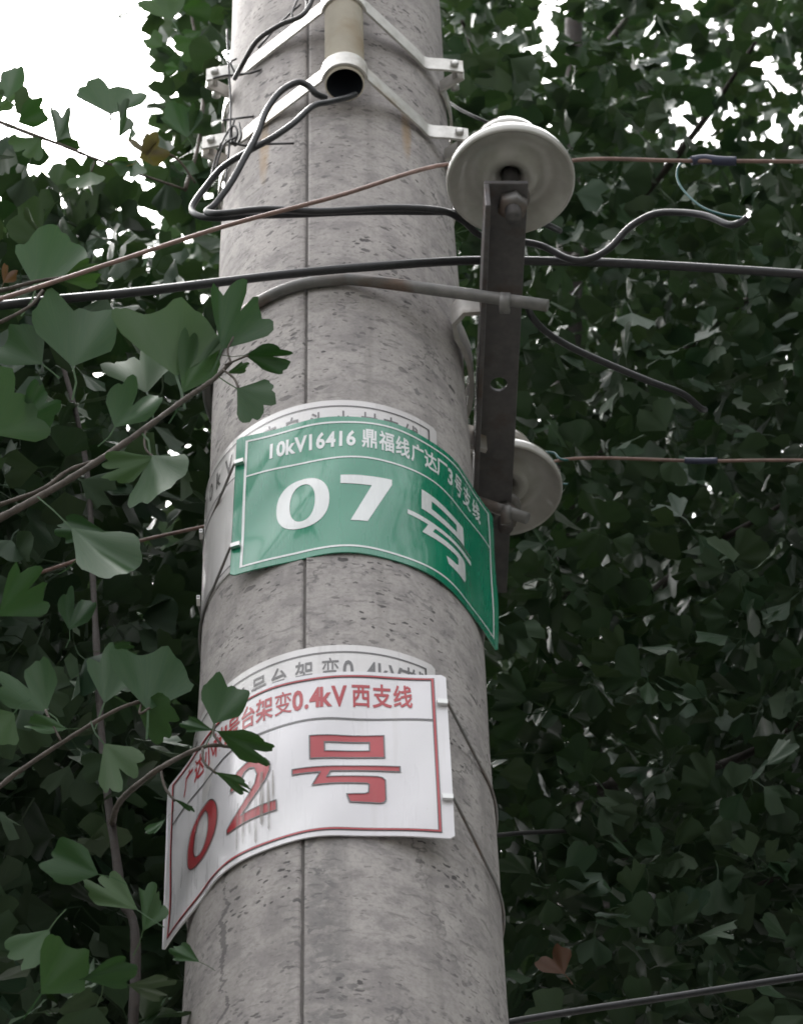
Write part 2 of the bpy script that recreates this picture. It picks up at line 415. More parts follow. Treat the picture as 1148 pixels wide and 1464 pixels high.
def poly_bm(bm, pts, holes=()):
    edges = []
    for ring in [pts] + list(holes):
        vs = [bm.verts.new((x, y, 0)) for x, y in ring]
        edges += [bm.edges.new((vs[i], vs[(i + 1) % len(vs)])) for i in range(len(vs))]
    bmesh.ops.triangle_fill(bm, use_beauty=True, use_dissolve=False, edges=edges, normal=(0, 0, 1))
def stroke_bm(bm, pts, wd, closed=True):
    n = len(pts); A = []; B = []
    for i in range(n):
        p = Vector(pts[i])
        d1 = (p - Vector(pts[i - 1])) if (closed or i > 0) else (Vector(pts[1]) - p)
        d2 = (Vector(pts[(i + 1) % n]) - p) if (closed or i < n - 1) else d1
        d1.normalize(); d2.normalize()
        n1 = Vector((-d1.y, d1.x)); n2 = Vector((-d2.y, d2.x)); m = (n1 + n2)
        m = m / max(m.dot(n1), .35)
        A.append(p + m * wd / 2); B.append(p - m * wd / 2)
    va = [bm.verts.new((q.x, q.y, 0)) for q in A]; vb = [bm.verts.new((q.x, q.y, 0)) for q in B]
    for i in range(n if closed else n - 1):
        j = (i + 1) % n; bm.faces.new((va[i], va[j], vb[j], vb[i]))
_gl = {}
def glyph(ch, bold):
    k = (ch, bold)
    if k not in _gl:
        c = bpy.data.curves.new('glyph', 'FONT'); c.body = ch; c.size = 1; c.resolution_u = 3; c.offset = bold
        o = bpy.data.objects.new('glyph', c); COL.objects.link(o)
        dg = bpy.context.evaluated_depsgraph_get(); me = bpy.data.meshes.new_from_object(o.evaluated_get(dg))
        V = [(v.co.x, v.co.y) for v in me.vertices]; F = [tuple(p.vertices) for p in me.polygons]
        bpy.data.objects.remove(o); bpy.data.curves.remove(c); bpy.data.meshes.remove(me); _gl[k] = (V, F)
    return _gl[k]
def write(bm, items, W, H, vmid, cw, hc, hl, bold=.022):
    """items: (character, centre u); cw = width of an ideograph and hc its height, hl = height of digits, all as fractions of the plate"""
    for ch, u in items:
        V, F = glyph(ch, bold * (.3 if ch == '变' else 1.0 if ord(ch) > 0x2000 else 1.5))
        if not V: continue
        xs = [a for a, b in V]; ys = [b for a, b in V]; xm = (min(xs) + max(xs)) / 2; wide = ord(ch) > 0x2000
        if wide:
            ym = .36; sx = cw * W / .92; sy = hc * H / .92
            xm = xm if max(xs) - min(xs) > .7 else xm
        else:
            ym = .36; sy = hl * H / .73; sx = min(sy, cw * W / .80)
            if ch == '.': xm = (min(xs) + max(xs)) / 2
        vs = [bm.verts.new(((a - xm) * sx + u * W, (b - ym) * sy + vmid * H, 0)) for a, b in V]
        for f in F:
            try: bm.faces.new([vs[i] for i in f])
            except ValueError: pass
def ell(cx, cy, rx, ry, n=40, p=2.0):
    out = []
    for k in range(n):
        t = 2 * PI * k / n; c, s_ = cos(t), sin(t)
        out.append((cx + rx * math.copysign(abs(c) ** (2 / p), c), cy + ry * math.copysign(abs(s_) ** (2 / p), s_)))
    return out
HAO_BOX = [(.121, .103), (.322, .103), (.322, -.034), (.121, -.034)]
HAO_IN = [(.161, .062), (.282, .062), (.282, .008), (.161, .008)]
HAO_LOW = [(.0725, -.086), (.3624, -.086), (.3624, -.116), (.176, -.116), (.166, -.150), (.300, -.150), (.314, -.155), (.322, -.170), (.322, -.285), (.318, -.300),
           (.308, -.309), (.226, -.309), (.2175, -.262), (.266, -.256), (.276, -.248), (.278, -.200), (.272, -.193), (.126, -.193), (.148, -.118), (.0725, -.116)]
def sc(pts, W, H, du=0, dv=0): return [((x + du) * W, (y + dv) * H) for x, y in pts]
TWO = [(-.137, -.292), (-.137, -.262), (-.060, -.130), (-.040, -.085), (-.033, -.035), (-.042, .012), (-.058, .028), (-.075, .022), (-.086, -.004), (-.090, -.045), (-.128, -.052),
       (-.122, .005), (-.102, .048), (-.070, .068), (-.040, .064), (-.008, .042), (.008, .002), (.008, -.045), (-.006, -.095), (-.034, -.150), (-.086, -.235), (.026, -.235), (.026, -.292)]
SEVEN = [(-.163, .055), (-.006, .062), (-.006, .022), (-.080, -.272), (-.131, -.272), (-.068, -.006), (-.163, -.006)]

def strap(parent, sg, S, V, side, droop, wd=.0026):
    """steel tie from the slot at the plate's edge round the back of the pole to the other edge"""
    p0 = sg.p(S - side * .006, V, .003); p1 = sg.p(S + side * .003, V, .0025)
    z = p1.z; dx = p1 - Vector((X0, Y0, z)); a0 = math.atan2(dx.x, -dx.y)
    q0 = sg.p(-S, V, 0); dq = q0 - Vector((X0, Y0, z)); a1 = math.atan2(dq.x, -dq.y)
    a1 = a1 + side * 2 * PI if side * (a1 - a0) < 0 else a1
    d0 = dx.xy.length; pts = [p0, p1]
    n = 90
    for k in range(1, n):
        t = k / n; a = a0 + (a1 - a0) * t; rp = PR(z) + .0018; al = math.acos(min(1, rp / d0)); dl = abs(a - a0); rr = rp / cos(al - dl) if dl < al else rp
        pts.append(Vector((X0 + rr * sin(a), Y0 - rr * cos(a), z + droop * math.sin(PI * min(1, t * 2)) )))
    b = MB(); b.tube(pts, wd / 2, 6); b.build('tie_band', M['rod'], parent)
    c = MB(); e = (p1 - p0).normalized(); c.box((p0 + p1) / 2 + Vector((0, 0, 0)), e * .0045, Vector((0, 0, .0026)), e.cross(Vector((0, 0, 1))).normalized() * .0016)
    c.build('tie_clip', M['strapm'], parent)

# green sign
GS = Sign(.39385, .12299, -.08376, .08396, .30579, .19287, 3.92593, -.00961, .0062, .02069)
gs = GS.plate('green_number_sign', M['green'])
tag(gs, 'curved green enamel plate numbered 07 in white, strapped round the pole above the white plate', 'sign')
W_, H_ = GS.w, GS.h
bm = bmesh.new(); stroke_bm(bm, [(-.466 * W_, -.456 * H_), (.466 * W_, -.456 * H_), (.466 * W_, .456 * H_), (-.466 * W_, .456 * H_)], .0024); GS.decal('border_line', bm, M['w_print'], gs)
bm = bmesh.new(); stroke_bm(bm, [(-.462 * W_, .19 * H_), (.462 * W_, .19 * H_)], .0022, False); GS.decal('divider_line', bm, M['w_print'], gs)
bm = bmesh.new()
write(bm, [(c, -.384 + .0314 * i) for i, c in enumerate('10kV16416')] + list(zip('鼎福线广达厂', (-.077, -.023, .031, .084, .134, .181))) + [('3', .219)] + list(zip('号支线', (.265, .322, .382))), W_, H_, .335, .046, .14, .112)
GS.decal('lettering', bm, M['w_print'], gs)
bm = bmesh.new(); poly_bm(bm, ell(-.278 * W_, -.115 * H_, .083 * W_, .182 * H_, 44, 2.25), [ell(-.278 * W_, -.112 * H_, .040 * W_, .137 * H_, 44, 2.2)]); GS.decal('digit', bm, M['w_print'], gs)
bm = bmesh.new(); poly_bm(bm, sc(SEVEN, W_, H_)); GS.decal('digit', bm, M['w_print'], gs)
bm = bmesh.new(); poly_bm(bm, sc(HAO_BOX, W_, H_, -.028, -.030), [sc(HAO_IN, W_, H_, -.028, -.030)]); poly_bm(bm, sc(HAO_LOW, W_, H_, -.028, -.030)); GS.decal('character', bm, M['w_print'], gs)
strap(gs, GS, -.49 * W_, .30 * H_, -1, -.004); strap(gs, GS, -.49 * W_, -.30 * H_, -1, -.012)

# white sign with red print
RS = Sign(-.44704, .12119, -.07211, .06356, .31045, .19418, 3.57097, .00648, .0056, .0049)
rs = RS.plate('white_number_sign', M['white'])
tag(rs, 'curved white enamel plate numbered 02 in red, lower on the pole behind a leafy sprig', 'sign')
W_, H_ = RS.w, RS.h
brd = [(-.464 * W_, -.464 * H_), (.462 * W_, -.464 * H_), (.462 * W_, .468 * H_), (-.464 * W_, .468 * H_)]
bm = bmesh.new(); stroke_bm(bm, brd, .0034); RS.decal('border_line', bm, M['k_print'], rs, .0004)
bm = bmesh.new(); stroke_bm(bm, brd, .0018); RS.decal('border_line', bm, M['r_print'], rs, .0008)
bm = bmesh.new(); stroke_bm(bm, [(-.459 * W_, .206 * H_), (.457 * W_, .206 * H_)], .0022, False); RS.decal('divider_line', bm, M['k_print'], rs, .0005)
bm = bmesh.new()
hdr = [('广', -.365), ('达', -.300), ('小', -.245), ('村', -.192), ('1', -.155), ('号', -.120), ('台', -.064), ('架', -.011), ('变', .046), ('0', .088), ('.', .113), ('4', .137), ('k', .167), ('V', .203), ('西', .263), ('支', .321), ('线', .378)]
write(bm, hdr, W_, H_, .348, .050, .14, .128, .02); RS.decal('lettering', bm, M['r_print'], rs)
shapes = [('digit', ell(-.270 * W_, -.115 * H_, .090 * W_, .165 * H_, 44, 2.2), ell(-.270 * W_, -.112 * H_, .046 * W_, .122 * H_, 44, 2.15)),
          ('digit', sc(TWO, W_, H_), None), ('character', sc(HAO_BOX, W_, H_), sc(HAO_IN, W_, H_))]
for nm, outer, inner in shapes:
    bm = bmesh.new(); poly_bm(bm, outer, [inner] if inner else [])
    if nm == 'character': poly_bm(bm, sc(HAO_LOW, W_, H_))
    RS.decal(nm, bm, M['r_print'], rs)
bm = bmesh.new()
for ring in [x for s_ in shapes for x in s_[1:] if x] + [sc(HAO_LOW, W_, H_)]: stroke_bm(bm, ring, .0011)
RS.decal('print_outline', bm, M['k_print'], rs, .0009)
strap(rs, RS, .49 * W_, .31 * H_, 1, -.010); strap(rs, RS, .49 * W_, -.28 * H_, 1, -.016)

# grey drip stains that have run down over the 2
ms = mat('drip_stain', (.30, .27, .24), .6); _t = NT(ms)
_oc = _t.n('ShaderNodeTexCoord').outputs['Object']; _tr = _t.n('ShaderNodeBsdfTransparent'); _mx = _t.n('ShaderNodeMixShader')
_t.l(_t.math('MULTIPLY', _t.ramp(_t.noise(_t.mapv(_oc, (220, 220, 14)), 1, 3), [(.42, 0.), (.62, 1.)]), .62), _mx.inputs[0])
_t.l(_tr.outputs[0], _mx.inputs[1]); _t.l(_t.b.outputs[0], _mx.inputs[2]); _t.l(_mx.outputs[0], _t.t.nodes['Material Output'].inputs[0])
bm = bmesh.new()
for u, v0, v1, wd in ((-.075, -.10, -.40, .0030), (-.055, -.06, -.36, .0042), (-.035, -.12, -.43, .0034), (-.016, -.04, -.34, .0046), (.004, -.10, -.38, .0030), (-.096, -.15, -.42, .0024), (.018, -.06, -.28, .0024)):
    a, b_, q = u * W_, v0 * H_, v1 * H_
    poly_bm(bm, [(a - wd * .3, b_), (a + wd * .3, b_), (a + wd * .5, (b_ + q) / 2), (a + wd * .35, q), (a, q - .004), (a - wd * .4, q), (a - wd * .5, (b_ + q) / 2)])
RS.decal('drip_stain', bm, ms, rs, .0013)

# older white plates half hidden behind, wrapped tight on the concrete
def old_plate(z_top, phi, txt, label, tilt, cut):
    h, w = .193, .308; z0 = z_top - h / 2
    S_ = Sign(phi, PR(z0) + .0022, -1, 1, w, h, z0, tilt, .0022, 0)
    o = S_.plate('old_white_sign', M['oldwhite'], .001); tag(o, label, 'sign', 'old white plates under the newer signs')
    bm = bmesh.new(); stroke_bm(bm, [(-.466 * w, -.456 * h), (.466 * w, -.456 * h), (.466 * w, .452 * h), (-.466 * w, .452 * h)], .0018); S_.decal('border_line', bm, M['k_print'], o)
    bm = bmesh.new(); stroke_bm(bm, [(-.462 * w, .19 * h), (.462 * w, .19 * h)], .0016, False); S_.decal('divider_line', bm, M['k_print'], o)
    for part in (txt[:cut], txt[cut:]):
        bm = bmesh.new(); write(bm, part, w, h, .335, .05, .15, .13, .012); S_.decal('lettering', bm, M['k_print'], o)
    return S_, o
S1, o1 = old_plate(4.054, rad(-21), list(zip('10kV', (-.40, -.35, -.29, -.23))) + list(zip('广白头小村支线', (-.06, .02, .10, .18, .26, .33, .40))),
                   'older white plate with black lettering peeking out above and left of the green plate', .0, 4)
S2, o2 = old_plate(3.706, rad(-27), list(zip('广达村1号台架变0.4kV支线', (-.42, -.35, -.14, -.085, -.03, .035, .11, .185, .235, .268, .30, .335, .37, .41, .44))),
                   'older white plate with black lettering peeking out above the red-lettered plate', .0, 2)
strap(o1, S1, -.485 * .308, .25 * .193, -1, -.006, .003); strap(o1, S1, -.485 * .308, -.25 * .193, -1, -.010, .003)

# ------------------------------------------------------------------ steel tube and its two clamps
TB = at(493, 121, 1.895); TX, TY, TZ = TB.x, TB.y, TB.z; TR = .0212
t = MB(); t.lathe([(TR - .0016, .0), (TR, 0), (TR, 1.6), (TR - .0016, 1.6)], (TX, TY, TZ), 40)
tube = t.build('steel_tube', M['tube']); tag(tube, 'cream painted steel tube with an open lower end held upright against the pole', 'tube')
t = MB(); t.lathe([(TR - .0016, .0), (TR - .0016, 1.58), (.0005, 1.58)], (TX, TY, TZ + .0005), 40); t.build('tube_bore', M['tube_in'], tube)

def band(path, z, hgt, th, dz=None):
    b = MB(); n = len(path); P = [Vector((x, y)) for x, y in path]; I = []; O = []
    for i in range(n):
        d = (P[min(i + 1, n - 1)] - P[max(i - 1, 0)]).normalized(); nn = Vector((d.y, -d.x)); I.append(P[i]); O.append(P[i] + nn * th)
    zz = [z + (dz[i] if dz else 0) for i in range(n)]
    c = lambda L, s: [Vector((p.x, p.y, zz[i] + s * hgt / 2)) for i, p in enumerate(L)]
    b.quad_strip(c(O, -1), c(O, 1), True); b.quad_strip(c(I, 1), c(I, -1), True); b.quad_strip(c(O, 1), c(I, 1)); b.quad_strip(c(I, -1), c(O, -1))
    for k in (0, -1):
        b.face([c(O, -1)[k], c(O, 1)[k], c(I, 1)[k], c(I, -1)[k]])
    return b
def clamp(z, label):
    R = PR(z); root = empty('pipe_clamp', (X0, Y0, z), label, 'clamp', 'clamps holding the tube to the pole')
    def side(sg):
        E = (X0 + sg * R * sin(.89) + sg * .004, Y0 - R * cos(.89) - .003)
        ear = (X0 + sg * (R + .018), Y0 - R * cos(.89) + .004)
        arch = []
        for k in range(13):
            a = (PI / 2) * k / 12 * .92; arch.append((TX + sg * (TR + .0015) * sin(a), TY - (TR + .0015) * cos(a)))
        a0 = Vector(arch[-1]); e = Vector(E); mid = [tuple(a0.lerp(e, u) + Vector((0, .0))) for u in (.1, .25, .4, .55, .7, .85)]
        return arch, mid, E, ear
    ar, mr, Er, er = side(1); al, ml, El, el = side(-1)
    def soften(p): return [tuple(v.xy) for v in smooth_path([Vector((x, y, 0)) for x, y in p], 4)]
    path = [el, ((el[0] + El[0]) / 2, (el[1] + El[1]) / 2 - .0005), El] + ml[::-1] + al[::-1] + ar[1:] + mr + [Er, ((er[0] + Er[0]) / 2, (er[1] + Er[1]) / 2 - .0005), er]
    band(soften(path), z, .0225, .0028).build('front_strap', M['galv'], root)
    back = [(el[0], el[1] + .0055)] + [(X0 + (R + .003) * sin(a), Y0 - (R + .003) * cos(a)) for a in [-1.15 - (2 * PI - 2.3) * k / 40 for k in range(41)]] + [(er[0], er[1] + .0055)]
    band(back, z, .0225, -.0028).build('rear_strap', M['galv'], root)
    for sg, e in ((1, er), (-1, el)):
        b = MB(); x = e[0] - sg * .009
        b.lathe([(0.0005, 0), (.0048, 0), (.0048, .004), (.003, .005), (.003, .030), (.005, .031), (.005, .036), (.0005, .036)], (x, e[1] - .009, z), 12, Vector((0, 1, 0)))
        b.build('bolt', M['bolt'], root)
        s = MB(); s.box((x - sg * .012, e[1] - .0042, z), Vector((.006, 0, 0)), Vector((0, .0006, 0)), Vector((0, 0, .0028))); s.build('slot', M['tube_in'], root)
    return root
clamp(4.584, 'lower pale steel clamp bowed round the open end of the tube')
clamp(4.722, 'upper pale steel clamp bowed round the tube at the top of the view')

# ------------------------------------------------------------------ crossarm of angle iron, with its clamp and two insulators
AZ = 4.262
A1 = atz(692, 262, AZ); A2 = atz(675, 668, AZ); AD = (A2 - A1); AD.z = 0; AD.normalize(); AN = Vector((AD.y, -AD.x, 0))   # AN: towards the right
AW = abs((atz(755, 264, AZ) - A1).dot(AN)); ALEN = (atz(672, 848, AZ) - A1).length; TH = .005
def crossarm():
    hs = [(.285, .5)]
    hole_s = (atz(713, 550, AZ) - A1).dot(AD); hole_x = (atz(713, 550, AZ) - A1).dot(AN)
    bm = bmesh.new()
    outer = [(0, 0), (AW, 0), (AW, ALEN), (0, ALEN)]
    poly_bm(bm, outer, [ell(hole_x, hole_s, .0088, .0088, 24)])
    r = bmesh.ops.extrude_face_region(bm, geom=bm.faces[:])
    for v in [e for e in r['geom'] if isinstance(e, bmesh.types.BMVert)]: v.co.z += TH
    def bx(x0, x1, y0, y1, z0, z1):
        vs = [bm.verts.new((x, y, z)) for z in (z0, z1) for y in (y0, y1) for x in (x0, x1)]
        for q in ((0, 2, 3, 1), (4, 5, 7, 6), (0, 1, 5, 4), (2, 6, 7, 3), (0, 4, 6, 2), (1, 3, 7, 5)): bm.faces.new([vs[i] for i in q])
    bx(-.0002, TH, -.0002, ALEN, -AW + TH, -.0001)
    for v in bm.verts: v.co = A1 + AN * v.co.x + AD * v.co.y + Vector((0, 0, v.co.z))
    bmesh.ops.recalc_face_normals(bm, faces=bm.faces[:])
    me = bpy.data.meshes.new('crossarm'); bm.to_mesh(me); bm.free()
    o = link('crossarm', me, M['iron'])
    bv = o.modifiers.new('edge', 'BEVEL'); bv.width = .0008; bv.segments = 1; bv.limit_method = 'ANGLE'
    return tag(o, 'dark angle iron crossarm with a bolt hole, beside the pole under the insulators', 'crossarm')
arm = crossarm()

def insulator(c, label):
    root = empty('insulator', c, label, 'insulator', 'porcelain insulators on the crossarm')
    prof = [(.010, .026), (.011, .012), (.018, .006), (.024, .0055), (.029, .010), (.034, .019), (.045, .0175), (.054, .010), (.0600, .001), (.0622, -.0015), (.0638, .001), (.0642, .006), (.0615, .015),
            (.052, .026), (.040, .033), (.030, .037), (.0265, .043), (.0265, .049), (.0345, .053), (.0362, .059), (.034, .068), (.024, .076), (.010, .079), (.0004, .0795)]
    b = MB(); b.lathe(prof, c, 64); b.build('porcelain_shed', M['porcelain'], root)
    b = MB(); b.lathe([(.0004, -.062), (.008, -.062), (.008, .030), (.0004, .030)], c, 16); b.build('pin', M['iron'], root)
    nut = AZ - c.z
    b = MB(); b.lathe([(.0085, nut - .014), (.0150, nut - .013), (.0150, nut - .0005), (.0085, nut - .0004)], c, 6); b.build('nut', M['rod'], root)
    b = MB(); b.lathe([(.0085, nut + TH + .0005), (.018, nut + TH + .0006), (.018, nut + TH + .006), (.0085, nut + TH + .0062)], c, 20); b.build('washer', M['rod'], root)
    return root
IZ = AZ + .034
I1 = atz(730, 261, IZ); I2 = atz(719, 702, IZ)
insulator(I1, 'nearer white porcelain insulator at the free end of the dark crossarm, seen whole')
insulator(I2, 'farther white porcelain insulator half hidden behind the crossarm beside the green plate')

# U bolt round the pole
uz = at(500, 400, Y0 - PR(4.24) - .006).z; ru = PR(uz) + .0062
yf, yb = Y0 - ru, Y0 + ru
tail = at(783, 437, yf); zt = tail.z
pts = [tail, Vector((X0 + .09, yf, uz + (zt - uz) * .35)), Vector((X0 + .02, yf, uz))]
for k in range(0, 25):
    a = PI * k / 24; pts.append(Vector((X0 - ru * sin(a), Y0 - ru * cos(a), uz)))
pts += [Vector((X0 + .04, yb, uz - .004)), Vector((X0 + .10, yb, uz - .01)), Vector((tail.x - .02, yb, zt - .005))]
ub = empty('u_bolt', (X0, Y0, uz), 'grey steel U-bolt hooped round the pole with both ends through the crossarm', 'U-bolt')
b = MB(); b.tube(smooth_path(pts, 3), .0062, 12); b.build('rod', M['rod'], ub)
for yy, zz in ((yf, zt), (yb, zt - .005)):
    b = MB(); cx = A1.x + .012
    b.lathe([(.0066, 0), (.0115, .0004), (.0115, .010), (.0066, .0104)], (cx, yy, zz + .007), 6, Vector((1, 0, -.12))); b.build('nut', M['rod'], ub)
# saddle pad between pole and crossarm
pz = at(668, 460, 1.985).z; R = PR(pz)
path = [(A1.x - .002, Y0 - R * .60 - .018), (X0 + R * sin(1.02) + .018, Y0 - R * .60 - .017), (X0 + R * sin(1.02) + .006, Y0 - R * cos(1.02) - .012), (X0 + (R + .004) * sin(1.1), Y0 - (R + .004) * cos(1.1))]
path += [(X0 + (R + .0045) * sin(a), Y0 - (R + .0045) * cos(a)) for a in (1.2, 1.35, 1.5, 1.65, 1.8, 1.95, 2.05)] + [(X0 + R * sin(2.1) + .008, Y0 - R * cos(2.1) + .012), (A1.x - .002, Y0 + R * .55 + .018)]
sp = [tuple(v.xy) for v in [p for a, b in zip(path, path[1:]) for p in (Vector((*a, 0)), Vector((*a, 0)).lerp(Vector((*b, 0)), .5))] + [Vector((*path[-1], 0))]]
pad = band(sp, pz - .006, .034, .005).build('clamp_pad', M['pad']); tag(pad, 'pale bent steel pad wedged between the pole and the dark crossarm', 'bracket')

# ------------------------------------------------------------------ wires and cables
def wire(name, pts, r, mt, label, cat, k=8, parent=None):
    b = MB(); b.tube(smooth_path(pts, k), r, 8); o = b.build(name, mt, parent)
    if label: tag(o, label, cat)
    return o
i1y, i2y = I1.y, I2.y
def A(px, py, Y): return at(px, py, Y)
# line wire on the near insulator: passes the neck, on to the left and right
nk = I1 + Vector((0, .029, .046))
w1 = wire('line_wire', [A(-420, 560, 1.70), A(0, 428, 1.74), A(160, 376, 1.76), A(320, 324, 1.775), A(480, 281, 1.79), A(640, 235, i1y + .012), nk, A(822, 229, i1y + .03), A(980, 230, i1y + .03), A(1148, 231, i1y + .03), A(1600, 236, i1y + .03)], .0022, M['red'],
     'faded red-brown line wire tied to the nearer insulator and crossing before the pole', 'wire')
nk2 = I2 + Vector((0, .030, .044))
w2 = wire('line_wire', [A(-420, 975, 1.7), A(0, 838, 2.02), A(180, 779, 2.16), A(295, 752, 2.25), A(520, 700, 2.30), nk2, A(806, 657, i2y + .03), A(1000, 659, i2y + .03), A(1148, 658, i2y + .03), A(1600, 660, i2y + .03)], .0020, M['red'],
     'faded red-brown line wire tied to the farther insulator and passing behind the pole', 'wire')
# blue tape wraps
def wrap(parent, pts, r, mt, name='tape_wrap'):
    b = MB(); b.tube(smooth_path(pts, 6), r, 10, True, None); return b.build(name, mt, parent)
wrap(w1, [A(988, 230, i1y + .03), A(1005, 227.5, i1y + .031), A(1030, 230, i1y + .03), A(1052, 230.5, i1y + .03)], .0049, M['tape'])
wrap(w2, [A(978, 658.5, i2y + .03), A(1000, 659, i2y + .03), A(1025, 658.5, i2y + .03)], .0035, M['tape'])
# tie wires round the insulator necks
for I, par in ((I1, w1), (I2, w2)):
    b = MB(); b.tube([I + Vector((.0285 * cos(a), .0285 * sin(a), .0455 + .002 * sin(3 * a))) for a in [2 * PI * k / 24 for k in range(25)]], .0016, 6); b.build('tie_wire', M['teal'], par)
wire('tie_wire', [A(760, 642, i2y + .03), A(778, 646, i2y + .03), A(792, 648, i2y + .03), A(800, 656, i2y + .028), A(812, 658, i2y + .03)], .0014, M['teal'], None, None, 6, w2)
wire('tie_wire', [A(800, 657, i2y + .03), A(790, 672, i2y + .035), A(800, 690, i2y + .04), A(812, 692, i2y + .04)], .0011, M['teal'], None, None, 6, w2)
wire('tap_wire', [A(1066, 312, i1y + .02), A(1030, 306, i1y + .025), A(1000, 294, i1y + .03), A(975, 270, i1y + .034), A(967, 250, i1y + .035), A(973, 234, i1y + .036), A(992, 226, i1y + .036), A(1012, 228, i1y + .034), A(1040, 231, i1y + .034)], .0013, M['teal'],
     'thin teal tap wire looping from the upper red line wire to the black service cable', 'wire')
# black line cable across the frame
wire('black_cable', [A(-420, 490, 1.86), A(0, 437, 1.875), A(200, 417, 1.885), A(420, 391, 1.893), A(560, 379, 1.90), A(660, 373, 1.925), A(760, 373, 1.94), A(900, 377, 1.94), A(1148, 392, 1.94), A(1600, 424, 1.94)], .0046, M['cable'],
     'straight black cable crossing the whole view just above the grey U-bolt', 'cable')
# pair of drop cables from the tube, looped at the left and led to the right
wire('drop_cable', [A(470, -160, 1.86), A(455, -40, 1.86), A(438, 16, 1.862)] + [A(400, 36, 1.868), A(368, 58, 1.88), A(347, 92, 1.90), A(336, 112, 1.93)], .0028, M['thinwire'],
     'thin dark cable coming down from the upper clamp to its left ear', 'cable')
wire('drop_cable', [A(508, 135, 1.895), A(495, 140, 1.885), A(470, 146, 1.87), A(447, 152, 1.86), A(420, 176, 1.855), A(388, 198, 1.855), A(352, 218, 1.86), A(318, 240, 1.87), A(294, 268, 1.88), A(275, 296, 1.885), A(283, 308, 1.88), A(310, 312, 1.876), A(350, 309, 1.872), A(420, 307, 1.87), A(520, 303, 1.87), A(610, 303, 1.872), A(650, 304, 1.885), A(700, 310, 1.895), A(770, 318, 1.91), A(800, 330, 1.95)], .0034, M['cable'],
     'grey-black drop cable looping out left of the pole then crossing it level', 'cable')
wire('drop_cable', [A(465, 140, 1.872), A(452, 134, 1.862), A(440, 122, 1.857), A(424, 118, 1.855), A(400, 132, 1.853), A(380, 160, 1.853), A(368, 192, 1.853), A(350, 226, 1.856), A(330, 262, 1.862), A(308, 292, 1.868), A(296, 303, 1.868), A(320, 305, 1.862), A(380, 299, 1.86), A(460, 302, 1.86), A(560, 297, 1.862), A(630, 301, 1.868), A(662, 316, 1.885), A(690, 338, 1.905), A(740, 345, 1.92), A(775, 352, 1.925), A(812, 370, 1.925), A(840, 371, 1.925), A(870, 356, 1.92), A(900, 325, 1.91), A(935, 306, 1.90), A(975, 304, 1.89), A(1010, 309, 1.88), A(1040, 321, 1.87), A(1056, 319, 1.865), A(1068, 311, 1.86)], .0036, M['cable'],
     'black service cable from the tube mouth crossing the pole and curling up at the right', 'cable')
wire('drop_cable', [A(752, 430, 1.97), A(760, 452, 1.98), A(780, 474, 2.0), A(815, 496, 2.02), A(870, 521, 2.04), A(930, 546, 2.06), A(975, 563, 2.08), A(1000, 583, 2.1), A(1007, 586, 2.11)], .0036, M['cable'],
     'black cable tail drooping to the right from behind the crossarm', 'cable')
wire('drop_cable', [A(600, 118, 2.22), A(640, 145, 2.2), A(660, 158, 2.19), A(695, 174, 2.18), A(740, 190, 2.2)], .002, M['thinwire'],
     'short thin dark wire slanting between the pole and the nearer insulator', 'cable')
wire('drop_cable', [A(600, 1490, 2.3), A(727, 1462, 2.3), A(840, 1443, 2.31), A(960, 1425, 2.32), A(1148, 1396, 2.34), A(1500, 1345, 2.36)], .0034, M['cable'],
     'black cable rising to the right in the bottom corner among dark leaves', 'cable')
wire('drop_cable', [A(660, 1196, 2.3), A(700, 1195, 2.4), A(760, 1190, 2.5), A(830, 1188, 2.6), A(900, 1186, 2.7)], .0024, M['thinwire'],
     'thin dark wire running level right of the red-lettered plate', 'cable')
# thin wires bunched at the left ears
wr = empty('wire_bunch', A(325, 190, 1.97), 'tangle of thin dark wires tied to the left ears of the clamps', 'wires')
for pts in ([(325, 42), (327, 90), (330, 150), (328, 210), (322, 262)], [(331, 108), (345, 106), (360, 104), (378, 98)], [(305, 112), (322, 108), (336, 106), (330, 90), (338, 84)],
            [(318, 172), (335, 170), (350, 168), (376, 165)], [(312, 215), (322, 195), (334, 180), (340, 190), (334, 205), (322, 200)], [(308, 245), (313, 225), (322, 205), (338, 196)],
            [(336, 170), (331, 190), (336, 208), (345, 196), (342, 176)], [(300, 262), (306, 235), (316, 205)], [(430, -10), (418, 18), (424, 28), (438, 10), (436, -8)], [(370, 68), (390, 45), (410, 24), (430, 6)],
            [(420, 205), (380, 206), (350, 208), (330, 202)]):
    b = MB(); yy = 1.955 if pts[0][0] < 350 else 1.872
    b.tube(smooth_path([A(px, py, yy + .01 * random.random()) for px, py in pts], 6), .0013, 6); b.build('wire', M['thinwire'], wr)

